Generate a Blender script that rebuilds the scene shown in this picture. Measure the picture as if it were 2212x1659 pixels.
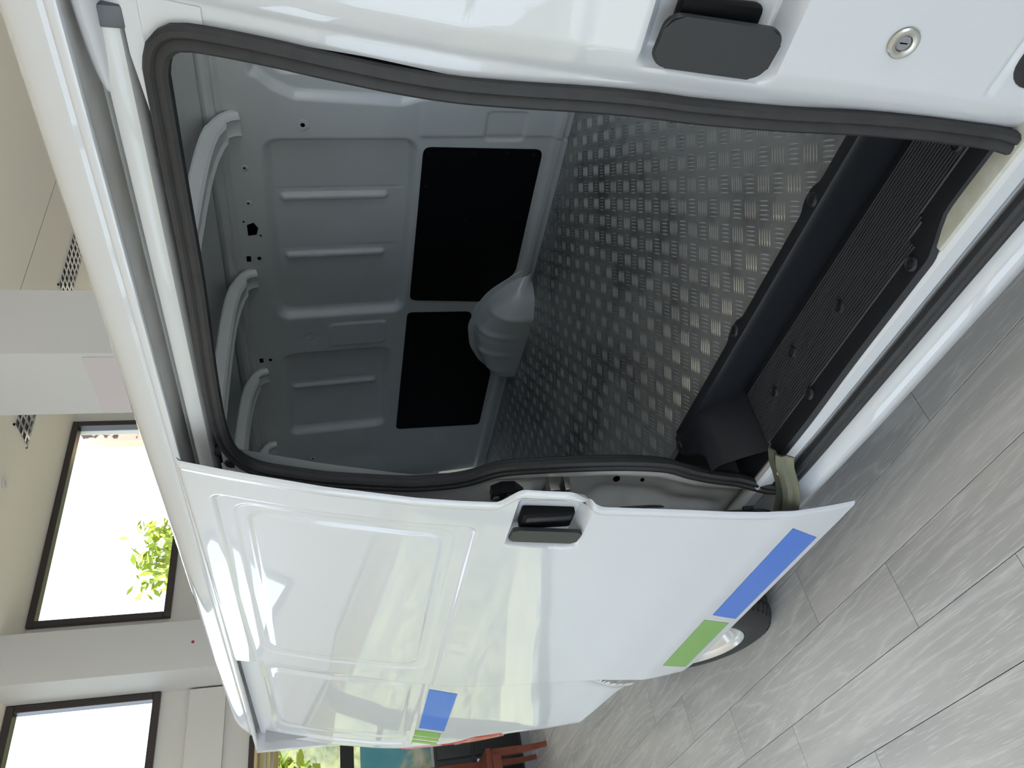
import bpy, bmesh, math, random
import numpy as np
from mathutils import Vector, Matrix
random.seed(7); np.random.seed(7)
for o in list(bpy.data.objects): bpy.data.objects.remove(o)
scene = bpy.context.scene
C = scene.collection

# ------------------------------------------------------------------ camera
# phone held sideways: the picture lies on its side (world up points to image left)
FPX = 1666.0
yaw, pitch, roll = [math.radians(a) for a in (51.61, 13.14, -0.94)]
EYE = Vector((0, 0, 1.545))
Fv = Vector((-math.sin(yaw)*math.cos(pitch), math.cos(yaw)*math.cos(pitch), -math.sin(pitch)))
Rv = Vector((math.cos(yaw), math.sin(yaw), 0)); Uv = Rv.cross(Fv)
R2 = Rv*math.cos(roll)+Uv*math.sin(roll); U2 = -Rv*math.sin(roll)+Uv*math.cos(roll)
cam = bpy.data.cameras.new('camera'); camo = bpy.data.objects.new('camera', cam); C.objects.link(camo)
cam.sensor_fit = 'HORIZONTAL'; cam.sensor_width = 36.0; cam.lens = 36.0*FPX/2212.0
cam.clip_start = 0.02; cam.clip_end = 200
m3 = Matrix((-U2, R2, -Fv)).transposed()
camo.matrix_world = Matrix.Translation(EYE) @ m3.to_4x4()
scene.camera = camo
# ------------------------------------------------------------------ world, sun, exposure
w = bpy.data.worlds.new('sky'); scene.world = w; w.use_nodes = True
bg = w.node_tree.nodes['Background']
bg.inputs['Color'].default_value = (0.73, 0.86, 1.0, 1); bg.inputs['Strength'].default_value = 2.6
sun = bpy.data.lights.new('sun', 'SUN'); sun.energy = 9.0; sun.angle = 0.01; sun.color = (1.0, 0.96, 0.9)
suno = bpy.data.objects.new('sun', sun); C.objects.link(suno)
suno.rotation_euler = Vector((.34, -.36, .87)).to_track_quat('Z', 'Y').to_euler()     # high sun on the shopfront side
def portal(loc, rot, sx, sy):
    l = bpy.data.lights.new('window_portal', 'AREA'); l.shape = 'RECTANGLE'; l.size = sx; l.size_y = sy
    l.cycles.is_portal = True
    o = bpy.data.objects.new('window_portal', l); C.objects.link(o); o.location = loc; o.rotation_euler = rot
portal((-2.5, -4.6, 2.0), (math.radians(90), 0, 0), 8.3, 3.95)
portal((-6.85, 1.25, 3.45), (0, math.radians(-90), 0), 1.1, 11.2)
portal((-6.85, -1.35, 1.1), (0, math.radians(-90), 0), 2.2, 6.3)
portal((-6.85, 4.85, 1.36), (0, math.radians(-90), 0), 1.7, 3.9)
portal((-.55, 7.1, 1.35), (math.radians(-90), 0, 0), 5.5, 1.9)
portal((5.1, -.25, 1.65), (0, math.radians(90), 0), 3.1, 6.5)
scene.view_settings.view_transform = 'Standard'; scene.view_settings.look = 'None'
scene.view_settings.exposure = 0.46; scene.view_settings.gamma = 1.0
scene.view_settings.use_curve_mapping = False

# ------------------------------------------------------------------ material helpers
MATS = {}
def mat(name, col, rough=0.5, metal=0.0, coat=0.0, spec=0.5, noise=None, bump=None, coatr=0.03):
    if name in MATS: return MATS[name]
    m = bpy.data.materials.new(name); m.use_nodes = True; nt = m.node_tree
    p = nt.nodes['Principled BSDF']
    p.inputs['Base Color'].default_value = (*col, 1); p.inputs['Roughness'].default_value = rough
    p.inputs['Metallic'].default_value = metal; p.inputs['Coat Weight'].default_value = coat
    p.inputs['Coat Roughness'].default_value = coatr
    p.inputs['Specular IOR Level'].default_value = spec
    tc = nt.nodes.new('ShaderNodeTexCoord')
    if noise:     # (scale, other colour, contrast low, contrast high)
        n = nt.nodes.new('ShaderNodeTexNoise'); n.inputs['Scale'].default_value = noise[0]; n.inputs['Detail'].default_value = 5
        r = nt.nodes.new('ShaderNodeValToRGB'); r.color_ramp.elements[0].position = noise[2]; r.color_ramp.elements[1].position = noise[3]
        r.color_ramp.elements[0].color = (*col, 1); r.color_ramp.elements[1].color = (*noise[1], 1)
        nt.links.new(tc.outputs['Object'], n.inputs['Vector']); nt.links.new(n.outputs['Fac'], r.inputs['Fac'])
        nt.links.new(r.outputs['Color'], p.inputs['Base Color'])
    if bump:
        n = nt.nodes.new('ShaderNodeTexNoise'); n.inputs['Scale'].default_value = bump[0]; n.inputs['Detail'].default_value = 2
        b = nt.nodes.new('ShaderNodeBump'); b.inputs['Strength'].default_value = bump[1]; b.inputs['Distance'].default_value = bump[2]
        nt.links.new(tc.outputs['Object'], n.inputs['Vector']); nt.links.new(n.outputs['Fac'], b.inputs['Height'])
        nt.links.new(b.outputs['Normal'], p.inputs['Normal'])
    MATS[name] = m
    return m
PAINT = mat('white paint', (0.62, 0.64, 0.675), 0.32, coat=1.0, coatr=0.02)
INNER = mat('grey-white inner paint', (0.66, 0.69, 0.70), 0.34, coat=0.35, coatr=0.18, noise=(6, (0.62, 0.65, 0.66), .35, .7))
JAMB = mat('jamb paint', (0.66, 0.66, 0.65), 0.35, coat=0.4, coatr=0.1, noise=(9, (0.56, 0.545, 0.51), .45, .75))
RUBBER = mat('black rubber', (0.016, 0.016, 0.018), 0.55, noise=(40, (0.022, 0.022, 0.024), .4, .7))
PLASTIC = mat('black plastic', (0.013, 0.014, 0.018), 0.42, spec=0.4, bump=(900, .25, .0004))
HANDLE = mat('charcoal handle plastic', (0.019, 0.021, 0.025), 0.45, bump=(1200, .3, .0003))
BLACKP = mat('matt black board', (0.0035, 0.0038, 0.005), 0.55, spec=0.15)
HOLE = mat('painted hole shade', (0.002, 0.002, 0.002), 0.9, spec=0.0)  # black discs and plates paint the shade inside holes
STEEL = mat('zinc steel', (0.55, 0.54, 0.50), 0.34, metal=1.0)
ZINC = mat('olive zinc plate', (0.20, 0.21, 0.165), 0.36, metal=0.8, noise=(14, (0.25, 0.225, 0.16), .4, .7))
RIM = mat('silver rim', (0.72, 0.73, 0.75), 0.26, metal=0.8)
TYRE = mat('tyre rubber', (0.016, 0.016, 0.017), 0.62, noise=(30, (0.022, 0.022, 0.023), .4, .7))
BLUE = mat('blue decal', (0.033, 0.16, 0.62), 0.4, coat=0.25)
GREEN = mat('green decal', (0.19, 0.40, 0.075), 0.4, coat=0.25)
RED = mat('red lens', (0.38, 0.012, 0.02), 0.12, coat=1.0)
LENSW = mat('clear lens', (0.75, 0.75, 0.74), 0.15, coat=1.0)
DARKM = mat('dark track metal', (0.10, 0.10, 0.11), 0.4, metal=0.5)
FRAME = mat('dark brown frame', (0.035, 0.026, 0.026), 0.38)
COLUMN = mat('white column plaster', (0.56, 0.555, 0.55), 0.7, bump=(60, .15, .002))
WALLM = mat('grey-beige wall plaster', (0.66, 0.635, 0.595), 0.8, bump=(80, .2, .002))
CEILM = mat('beige ceiling board', (0.90, 0.82, 0.70), 0.8, bump=(40, .1, .002))
SILLOL = mat('bare sill paint', (0.50, 0.50, 0.42), 0.4, coat=0.4, noise=(25, (0.58, 0.58, 0.53), .4, .6))

def glass_mat():
    m = bpy.data.materials.new('window glass'); m.use_nodes = True; nt = m.node_tree
    nt.nodes.remove(nt.nodes['Principled BSDF'])
    t = nt.nodes.new('ShaderNodeBsdfTransparent'); g = nt.nodes.new('ShaderNodeBsdfGlossy'); g.inputs['Roughness'].default_value = 0.02
    f = nt.nodes.new('ShaderNodeFresnel'); f.inputs['IOR'].default_value = 1.3
    mx = nt.nodes.new('ShaderNodeMixShader')
    nt.links.new(f.outputs[0], mx.inputs[0]); nt.links.new(t.outputs[0], mx.inputs[1]); nt.links.new(g.outputs[0], mx.inputs[2])
    nt.links.new(mx.outputs[0], nt.nodes['Material Output'].inputs['Surface'])
    return m
GLASS = glass_mat()

def wood_mat(name, rand=True, plank=False):
    """grey oak laminate; grain runs along local X"""
    m = bpy.data.materials.new(name); m.use_nodes = True; nt = m.node_tree; N = nt.nodes; L = nt.links
    p = N['Principled BSDF']; p.inputs['Roughness'].default_value = 0.38; p.inputs['Specular IOR Level'].default_value = 0.8
    tc = N.new('ShaderNodeTexCoord'); src = tc.outputs['Object']
    oi = N.new('ShaderNodeObjectInfo')
    off = N.new('ShaderNodeVectorMath'); off.operation = 'MULTIPLY_ADD'
    cmb = N.new('ShaderNodeCombineXYZ')
    for i in range(3): L.new(oi.outputs['Random'], cmb.inputs[i])
    L.new(cmb.outputs[0], off.inputs[0]); off.inputs[1].default_value = (37, 91, 53); L.new(src, off.inputs[2])
    def stretched(sx, sy, scale, det, dist=0.0):
        mp = N.new('ShaderNodeMapping'); mp.inputs['Scale'].default_value = (sx, sy, 1); L.new(off.outputs[0], mp.inputs['Vector'])
        n = N.new('ShaderNodeTexNoise'); n.inputs['Scale'].default_value = scale; n.inputs['Detail'].default_value = det
        n.inputs['Distortion'].default_value = dist; L.new(mp.outputs[0], n.inputs['Vector']); return n
    broad = stretched(0.8, 5.0, 1.0, 2, 0.6)
    # cathedral figure: contour lines of a stretched noise field
    fld = stretched(0.5, 4.5, 1.3, 1.2, 0.3)
    mul = N.new('ShaderNodeMath'); mul.operation = 'MULTIPLY'; mul.inputs[1].default_value = 20; L.new(fld.outputs['Fac'], mul.inputs[0])
    fine0 = stretched(3, 40, 2.0, 3); add = N.new('ShaderNodeMath'); add.operation = 'MULTIPLY_ADD'; add.inputs[1].default_value = 1.6
    L.new(fine0.outputs['Fac'], add.inputs[0]); L.new(mul.outputs[0], add.inputs[2])
    sn = N.new('ShaderNodeMath'); sn.operation = 'PINGPONG'; sn.inputs[1].default_value = 1.0; L.new(add.outputs[0], sn.inputs[0])
    ring = N.new('ShaderNodeMath'); ring.operation = 'POWER'; ring.inputs[1].default_value = 5.0; L.new(sn.outputs[0], ring.inputs[0])
    fine = stretched(6, 130, 2.0, 4, 0.2)
    fr = N.new('ShaderNodeMapRange'); fr.inputs['From Min'].default_value = .56; fr.inputs['From Max'].default_value = .72
    L.new(fine.outputs['Fac'], fr.inputs['Value'])
    r = N.new('ShaderNodeValToRGB'); r.color_ramp.elements[0].position = .3; r.color_ramp.elements[1].position = .72
    r.color_ramp.elements[0].color = (0.44, 0.435, 0.43, 1); r.color_ramp.elements[1].color = (0.63, 0.615, 0.60, 1)
    L.new(broad.outputs['Fac'], r.inputs['Fac'])
    mx = N.new('ShaderNodeMix'); mx.data_type = 'RGBA'; mx.inputs['B'].default_value = (0.80, 0.79, 0.775, 1)
    st = N.new('ShaderNodeMath'); st.operation = 'MULTIPLY'; st.inputs[1].default_value = .75; L.new(fr.outputs[0], st.inputs[0])
    L.new(st.outputs[0], mx.inputs['Factor']); L.new(r.outputs['Color'], mx.inputs['A'])
    mx2 = N.new('ShaderNodeMix'); mx2.data_type = 'RGBA'; mx2.inputs['B'].default_value = (0.80, 0.79, 0.775, 1)
    st2 = N.new('ShaderNodeMath'); st2.operation = 'MULTIPLY'; st2.inputs[1].default_value = .50; L.new(ring.outputs[0], st2.inputs[0])
    L.new(st2.outputs[0], mx2.inputs['Factor']); L.new(mx.outputs['Result'], mx2.inputs['A'])
    L.new(mx2.outputs['Result'], p.inputs['Base Color'])
    b = N.new('ShaderNodeBump'); b.inputs['Strength'].default_value = .25; b.inputs['Distance'].default_value = .0006
    L.new(fine.outputs['Fac'], b.inputs['Height']); L.new(b.outputs['Normal'], p.inputs['Normal'])
    if plank:   # far planks: joints only in the material
        br = N.new('ShaderNodeTexBrick'); br.offset = 0.34; br.inputs['Scale'].default_value = 1.0
        br.inputs['Brick Width'].default_value = 1.213; br.inputs['Row Height'].default_value = 0.197
        br.inputs['Mortar Size'].default_value = 0.0012; br.inputs['Mortar'].default_value = (0.02, 0.02, 0.02, 1)
        L.new(tc.outputs['Object'], br.inputs['Vector']); L.new(mx2.outputs['Result'], br.inputs['Color1']); L.new(mx2.outputs['Result'], br.inputs['Color2'])
        L.new(br.outputs['Color'], p.inputs['Base Color'])
    return m
PLANK = wood_mat('grey oak laminate'); PLANKFAR = wood_mat('grey oak laminate far', plank=True)

# ------------------------------------------------------------------ mesh helpers
def link(o, parent=None):
    C.objects.link(o)
    if parent: o.parent = parent
    return o
def tag(o, label=None, cat=None, group=None, kind=None):
    if label: o['label'] = label
    if cat: o['category'] = cat
    if group: o['group'] = group
    if kind: o['kind'] = kind
    return o
def empty(name, loc=(0, 0, 0)):
    o = bpy.data.objects.new(name, None); o.empty_display_size = .1; o.location = loc; return link(o)
def mk(name, verts, faces, m, parent=None, smooth=True, ang=35):
    me = bpy.data.meshes.new(name); me.from_pydata([tuple(v) for v in verts], [], [tuple(int(i) for i in f) for f in faces]); me.update()
    me.materials.append(m)
    if smooth:
        me.polygons.foreach_set('use_smooth', [True]*len(me.polygons)); me.set_sharp_from_angle(angle=math.radians(ang))
    return link(bpy.data.objects.new(name, me), parent)
def bmk(name, bm, m, parent=None, smooth=True, ang=35, recalc=True):
    if recalc: bmesh.ops.recalc_face_normals(bm, faces=bm.faces)
    me = bpy.data.meshes.new(name); bm.to_mesh(me); bm.free(); me.materials.append(m)
    if smooth:
        me.polygons.foreach_set('use_smooth', [True]*len(me.polygons)); me.set_sharp_from_angle(angle=math.radians(ang))
    return link(bpy.data.objects.new(name, me), parent)
def bbox_bm(bm, lo, hi, bev=0.0, seg=2):
    r = bmesh.ops.create_cube(bm, size=1.0); vs = r['verts']
    c = [(a+b)/2 for a, b in zip(lo, hi)]; s = [b-a for a, b in zip(lo, hi)]
    for v in vs: v.co = Vector((c[0]+v.co.x*s[0], c[1]+v.co.y*s[1], c[2]+v.co.z*s[2]))
    if bev:
        es = list({e for v in vs for e in v.link_edges})
        bmesh.ops.bevel(bm, geom=es, offset=bev, segments=seg, affect='EDGES', profile=.6)
    return bm
def box(name, lo, hi, m, parent=None, bev=0.0, seg=2):
    lo2 = [min(a, b) for a, b in zip(lo, hi)]; hi2 = [max(a, b) for a, b in zip(lo, hi)]
    return bmk(name, bbox_bm(bmesh.new(), lo2, hi2, bev, seg), m, parent)
def gridfaces(n, m, base=0, mask=None, flip=False):
    fs = []
    for i in range(n-1):
        for j in range(m-1):
            if mask is not None and not mask[i, j]: continue
            a = base+i*m+j; f = (a, a+1, a+m+1, a+m)
            fs.append(f[::-1] if flip else f)
    return fs
def surf(name, P, m, parent=None, mask=None, flip=False, ang=35):
    n, k, _ = P.shape
    return mk(name, P.reshape(-1, 3), gridfaces(n, k, 0, mask, flip), m, parent, ang=ang)
def shell(name, P, off, m, parent=None, flip=False, mask=None, inset=0.0):
    """panel with real thickness: outer grid P, inner grid P+off, rim between"""
    n, k, _ = P.shape
    Q = P+np.array(off)
    if inset:
        ctr = P.reshape(-1, 3).mean(0)
    V = np.concatenate([P.reshape(-1, 3), Q.reshape(-1, 3)]); b = n*k
    fs = gridfaces(n, k, 0, mask, flip)+gridfaces(n, k, b, mask, not flip)
    ring = [(i, 0) for i in range(n)]+[(n-1, j) for j in range(1, k)]+[(i, k-1) for i in range(n-2, -1, -1)]+[(0, j) for j in range(k-2, 0, -1)]
    for q in range(len(ring)):
        a = ring[q][0]*k+ring[q][1]; c = ring[(q+1) % len(ring)]; c = c[0]*k+c[1]
        f = (a, c, c+b, a+b); fs.append(f[::-1] if not flip else f)
    return mk(name, V, fs, m, parent)
def sweep(name, path, prof, m, parent=None, closed=False, up=None, caps=True, ang=35):
    """sweep a closed 2D profile [(a,b)] along path; frames: normal list given per point (a axis) and cross (b axis)"""
    path = [Vector(p) for p in path]; n = len(path); V = []; fs = []; k = len(prof)
    for i, p in enumerate(path):
        if closed: t = path[(i+1) % n]-path[i-1]
        else: t = path[min(i+1, n-1)]-path[max(i-1, 0)]
        t.normalize()
        u = Vector(up[i]) if isinstance(up, list) else Vector(up)
        b = t.cross(u).normalized(); u = b.cross(t).normalized()
        for a, c in prof: V.append(p+u*a+b*c)
    segs = n if closed else n-1
    for i in range(segs):
        for j in range(k):
            a = i*k+j; b2 = i*k+(j+1) % k; c = ((i+1) % n)*k+(j+1) % k; d = ((i+1) % n)*k+j
            fs.append((a, b2, c, d))
    if caps and not closed:
        fs.append(tuple(range(k))[::-1]); fs.append(tuple((n-1)*k+j for j in range(k)))
    bm = bmesh.new(); vs = [bm.verts.new(v) for v in V]
    for f in fs: bm.faces.new([vs[i] for i in f])
    return bmk(name, bm, m, parent, ang=ang)
def rrect(w_, h_, r, seg=5):
    pts = []
    for cx, cy, a0 in ((w_/2-r, h_/2-r, 0), (-w_/2+r, h_/2-r, 90), (-w_/2+r, -h_/2+r, 180), (w_/2-r, -h_/2+r, 270)):
        for i in range(seg+1):
            a = math.radians(a0+90*i/seg); pts.append((cx+r*math.cos(a), cy+r*math.sin(a)))
    return pts
def circ(r, n=10): return [(r*math.cos(2*math.pi*i/n), r*math.sin(2*math.pi*i/n)) for i in range(n)]
def spline(pts, n):
    """Catmull-Rom resample"""
    P = np.array(pts, float); t = np.concatenate([[0], np.cumsum(np.linalg.norm(np.diff(P, axis=0), axis=1))]); u = np.linspace(0, t[-1], n); out = []
    for x in u:
        i = min(max(np.searchsorted(t, x)-1, 0), len(P)-2); p0 = P[max(i-1, 0)]; p1 = P[i]; p2 = P[i+1]; p3 = P[min(i+2, len(P)-1)]
        s = (x-t[i])/(t[i+1]-t[i]); out.append(.5*((2*p1)+(-p0+p2)*s+(2*p0-5*p1+4*p2-p3)*s**2+(-p0+3*p1-3*p2+p3)*s**3))
    return np.array(out)
def disc_bm(bm, prof, M, n=20):
    """lathe profile [(r,h)] about local Z, transformed by M"""
    rings = []
    for r, h in prof:
        if r < 1e-6: rings.append([bm.verts.new(M @ Vector((0, 0, h)))])
        else: rings.append([bm.verts.new(M @ Vector((r*math.cos(2*math.pi*i/n), r*math.sin(2*math.pi*i/n), h))) for i in range(n)])
    for a, b in zip(rings, rings[1:]):
        for i in range(n):
            j = (i+1) % n
            if len(a) == 1 and len(b) == 1: continue
            if len(a) == 1: bm.faces.new((a[0], b[i], b[j]))
            elif len(b) == 1: bm.faces.new((a[i], a[j], b[0]))
            else: bm.faces.new((a[i], a[j], b[j], b[i]))
    return bm
def lathe(name, prof, loc, axis, m, parent=None, n=24, ang=35):
    M = Matrix.Translation(loc) @ Vector(axis).to_track_quat('Z', 'Y').to_matrix().to_4x4()
    return bmk(name, disc_bm(bmesh.new(), prof, M, n), m, parent, ang=ang)
def plate(name, pts, lo_hi_fn, m, parent=None, bev=0.0):
    """prism from an outline: lo_hi_fn(p)-> (near point, far point)"""
    bm = bmesh.new(); A = []; B = []
    for p in pts:
        a, b = lo_hi_fn(p); A.append(bm.verts.new(a)); B.append(bm.verts.new(b))
    f1 = bm.faces.new(A); bm.faces.new(B[::-1]); n = len(pts)
    for i in range(n): bm.faces.new((A[i], B[i], B[(i+1) % n], A[(i+1) % n]))
    if bev:
        es = [e for e in f1.edges]; bmesh.ops.bevel(bm, geom=es, offset=bev, segments=2, affect='EDGES')
    return bmk(name, bm, m, parent)
def sst(e0, e1, x):
    t = np.clip((x-e0)/(e1-e0), 0, 1); return t*t*(3-2*t)
def sdrr(X, Z, x0, x1, z0, z1, r):
    """signed distance to rounded rect (negative inside)"""
    cx, cz, hx, hz = (x0+x1)/2, (z0+z1)/2, abs(x1-x0)/2-r, (z1-z0)/2-r
    qx = np.abs(X-cx)-hx; qz = np.abs(Z-cz)-hz
    return np.hypot(np.maximum(qx, 0), np.maximum(qz, 0))+np.minimum(np.maximum(qx, qz), 0)-r
def inside(d, wdt): return 1-sst(-wdt, 0, d)       # 1 deep inside, 0 at the edge

# ================================================================== THE ROOM
XW, CEIL = -6.75, 4.02
PSI = math.radians(2.51); PW, PL = 0.197, 1.213
floor = box('floor', (XW-.2, -4.7, -.3), (5.2, 7.2, -.0105), PLANKFAR)
tag(floor, 'grey wood-look laminate plank floor of the showroom', kind='structure')
def plank_mesh():
    bm = bmesh.new(); g = .0011
    bbox_bm(bm, (g, g, -.010), (PL-g, PW-g, 0))
    es = [e for e in bm.edges if all(v.co.z > -.001 for v in e.verts)]
    bmesh.ops.bevel(bm, geom=es, offset=.0005, segments=1, affect='EDGES')
    me = bpy.data.meshes.new('plank'); bm.to_mesh(me); bm.free(); me.materials.append(PLANK); return me
PM = plank_mesh()
row0 = 0.8575            # edge of the row whose joints sit at s = -1.803
offs = {0: -1.803, 1: -2.221, 2: -1.395}
fl2 = mk('subfloor', [(XW-.2, -4.7, -.0104), (5.2, -4.7, -.0104), (5.2, 7.2, -.0104), (XW-.2, 7.2, -.0104)], [(0, 1, 2, 3)], mat('dark joint filler', (.03, .027, .026), .8), floor)
for k in range(-19, 13):
    n0 = row0+PW*(k-1); s0 = offs[k % 3]
    j0 = math.floor((-7.6-s0)/PL)
    for j in range(j0, j0+10):
        s = s0+j*PL
        x = s*math.cos(PSI)-n0*math.sin(PSI); y = s*math.sin(PSI)+n0*math.cos(PSI)
        if x > 1.2 or x < XW-1.0: continue
        o = bpy.data.objects.new('plank', PM); o.location = (x, y, 0); o.rotation_euler = (0, 0, PSI); link(o, floor)
# remaining floor beyond the single planks
def far_floor(name, lo, hi):
    o = box(name, (lo[0], lo[1], -.0102), (hi[0], hi[1], -.0015), PLANKFAR, floor); return o
far_floor('floor_strip', (1.0, -4.7), (5.2, 7.2)); far_floor('floor_strip', (XW-.1, 3.0), (1.0, 7.2)); far_floor('floor_strip', (XW-.1, -4.7), (1.0, -2.9))

ceiling = box('ceiling', (XW-.2, -4.7, CEIL), (5.2, 7.2, CEIL+.2), CEILM); tag(ceiling, 'beige board ceiling with a thin panel joint', kind='structure')
box('panel_joint', (-5.024, -4.6, CEIL-.0015), (-5.018, 7.1, CEIL), mat('joint line', (.3, .25, .2), .9), ceiling)

def wall_with_holes(name, axis, pos, thick, u0, u1, z0, z1, holes, m):
    """wall in plane axis=pos spanning u (other horizontal axis) and z, rectangular holes [(u0,u1,z0,z1)]"""
    us = sorted({u0, u1}|{h[0] for h in holes}|{h[1] for h in holes}); zs = sorted({z0, z1}|{h[2] for h in holes}|{h[3] for h in holes})
    bm = bmesh.new()
    for a, b in zip(us, us[1:]):
        for c, d in zip(zs, zs[1:]):
            um, zm = (a+b)/2, (c+d)/2
            if any(h[0] < um < h[1] and h[2] < zm < h[3] for h in holes): continue
            if axis == 'x': bbox_bm(bm, (min(pos, pos+thick), a, c), (max(pos, pos+thick), b, d))
            else: bbox_bm(bm, (a, min(pos, pos+thick), c), (b, max(pos, pos+thick), d))
    return tag(bmk(name, bm, m, smooth=False), kind='structure')
bays = [(2.86, 4.94), (-0.9, 2.24)]
up_holes = [(a, b, 2.915, 4.015) for a, b in bays]+[(5.5, 6.9, 2.915, 4.015)]
low_holes = [(-4.5, 1.83, 0.0, 2.222), (2.9, 6.8, 0.5, 2.222)]
wl = wall_with_holes('wall_back', 'x', XW, -.2, -4.7, 7.2, -.02, CEIL, up_holes+low_holes, WALLM); wl['label'] = 'grey-beige wall with high windows behind the van'
tag(wall_with_holes('wall_right', 'y', 7.0, .2, XW-.2, 5.2, -.02, CEIL, [(-3.3, -.7, .4, 2.3), (-.4, 2.2, .4, 2.3)], WALLM), 'grey-beige wall with unseen openings added to light the ceiling on the far side of the van')  # unseen openings added to brighten the ceiling
tag(wall_with_holes('wall_front', 'x', 5.0, .2, -4.7, 7.2, -.02, CEIL, [(-3.5, 3.0, .1, 3.2)], WALLM), 'grey-beige wall ahead of the van with a wide opening')
store = [(-6.6, -4.55, .05, 3.95), (-4.45, -2.4, .05, 3.95), (-2.3, -.5, .12, 3.4), (-.2, 1.6, .12, 3.0)]
tag(wall_with_holes('wall_left', 'y', -4.5, -.2, XW-.2, 5.2, -.02, CEIL, store, FRAME), 'dark framed glazed shopfront wall behind the camera')
# ledges of the soffit between the high and the low windows
lb = box('trim_1', (XW, -4.5, 2.418), (XW+.05, 2.23, 2.694), WALLM); tag(lb, 'grey-beige wall band below the high windows', kind='structure')

def window(n, y0, y1, z0, z1, x=XW, fw=.055, fd=.10, mull=(), trans=(), label=''):
    root = empty('window_%d' % n, (x, (y0+y1)/2, z0)); tag(root, label, kind='structure')
    inv = -Vector(root.location)
    def pbox(nm, lo, hi, m):
        o = box(nm, lo, hi, m, root, bev=.004 if m is FRAME else 0, seg=1); o.location = inv; return o
    pbox('window_frame', (x-.06, y0, z1-fw), (x-.06+fd, y1, z1), FRAME); pbox('window_frame', (x-.06, y0, z0), (x-.06+fd, y1, z0+fw), FRAME)
    pbox('window_frame', (x-.06, y0, z0+fw), (x-.06+fd, y0+fw, z1-fw), FRAME); pbox('window_frame', (x-.06, y1-fw, z0+fw), (x-.06+fd, y1, z1-fw), FRAME)
    for u in mull: pbox('mullion', (x-.05, u-fw/2, z0+fw), (x+.03, u+fw/2, z1-fw), FRAME)
    for zz in trans: pbox('transom', (x-.05, y0+fw, zz-.053), (x+.03, y1-fw, zz+.053), mat('black transom', (.012, .012, .012), .4))
    pbox('pane', (x-.035, y0+fw, z0+fw), (x-.031, y1-fw, z1-fw), GLASS)
    return root
window(1, 2.86, 4.94, 2.915, 4.015, label='high dark-framed window between the two columns, left of the near column')
window(2, -0.9, 2.24, 2.915, 4.015, label='high dark-framed window beyond the far column, cut by the frame edge')
window(4, 0.0, 1.83, 0.0, 2.222, fw=.07, trans=(1.476,), label='low dark-framed window behind the tail of the van')
window(5, -2.2, -0.0, 0.0, 2.222, fw=.07, label='low dark-framed window next to the chair')
window(6, -4.5, -2.2, 0.0, 2.222, fw=.07, label='low dark-framed window in the far corner')
window(7, 2.9, 6.8, 0.5, 2.222, fw=.07, mull=(4.2, 5.5), label='wide low dark-framed window added unseen behind the van to light the ceiling')  # unseen window, added for more light on ceiling and floor
# pale inner sash of the low window
root4 = bpy.data.objects['window_4']
for lo, hi in (((XW-.10, 1.2, 2.095), (XW-.03, 1.78, 2.118)), ((XW-.13, 1.2, 2.045), (XW-.08, 1.78, 2.068))):
    o = box('pale_sash', lo, hi, mat('cream sash', (.62, .56, .44), .5), root4, bev=.004); o.location = -Vector(root4.location)

def column(name, lo, hi, label):
    o = box(name, lo, hi, COLUMN, bev=.006); return tag(o, label, kind='structure')
column('wall_column', (-6.76, 2.244, 0), (-6.27, 2.63, CEIL), 'white plastered column with a tiny red dot, standing against the back wall')
c1 = column('wall_column', (-4.05, 3.035, 0), (-3.50, 3.52, CEIL), 'white plastered column nearest the van roof')
dot = lathe('sticker_dot', [(0, .0015), (.012, .0015), (.012, 0)], (-6.27, 2.452, 2.634), (1, 0, 0), mat('red dot', (.35, .01, .015), .5)); tag(dot, 'tiny red round sticker on the far column', 'sticker')
pp = plate('column_poster', rrect(.50, .9, .01, 2), lambda p: (Vector((-3.78+p[0], 3.030, 2.43+p[1])), Vector((-3.78+p[0], 3.0345, 2.43+p[1]))), mat('pinkish grey panel', (.55, .49, .49), .5))
tag(pp, 'pinkish grey panel fixed on the near column', 'panel')

# louvre ceiling lights: frame, cross blades, parabolic lamellae
ALU = mat('mirror louvre', (.78, .77, .75), .22, metal=1.0); CASE = mat('lamp housing', (.62, .6, .57), .5)
def louvre_light(loc, label):
    root = empty('ceiling_light', loc); tag(root, label, 'ceiling light', 'louvre lights in the beige ceiling')
    W_, L_ = .34, 1.2
    bm = bmesh.new()
    for lo, hi in (((-W_/2, 0, -.012), (-W_/2+.016, L_, .0)), ((W_/2-.016, 0, -.012), (W_/2, L_, 0)), ((-W_/2, 0, -.012), (W_/2, .016, 0)), ((-W_/2, L_-.016, -.012), (W_/2, L_, 0))): bbox_bm(bm, lo, hi)
    bmk('frame', bm, CASE, root, smooth=False)
    box('reflector', (-W_/2+.016, .016, -.0025), (W_/2-.016, L_-.016, -.0005), mat('lamp recess', (.16, .155, .15), .4), root)
    for i in range(1, 4):
        x = -W_/2+W_*i/4; P = [(x-.012, -.012), (x, -.001), (x+.012, -.012)]
        V = [(a, y, b) for y in (.016, L_-.016) for a, b in ((x-.014, -.014), (x, -.002), (x+.014, -.014))]
        mk('blade', V, [(0, 1, 4, 3), (1, 2, 5, 4), (0, 3, 5, 2)], ALU, root, smooth=False)
    for i in range(1, 14):
        y = L_*i/14
        V = [(a, yy, zz) for a in (-W_/2+.016, W_/2-.016) for yy, zz in ((y-.016, -.013), (y, -.0025), (y+.016, -.013))]
        mk('lamella', V, [(0, 1, 4, 3), (1, 2, 5, 4), (0, 3, 5, 2)], ALU, root, smooth=False)
    return root
louvre_light((-5.715, 4.065, CEIL), 'mirror louvre ceiling light left of the near column')
louvre_light((-5.78, 5.715, CEIL), 'mirror louvre ceiling light right of the near column')
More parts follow.
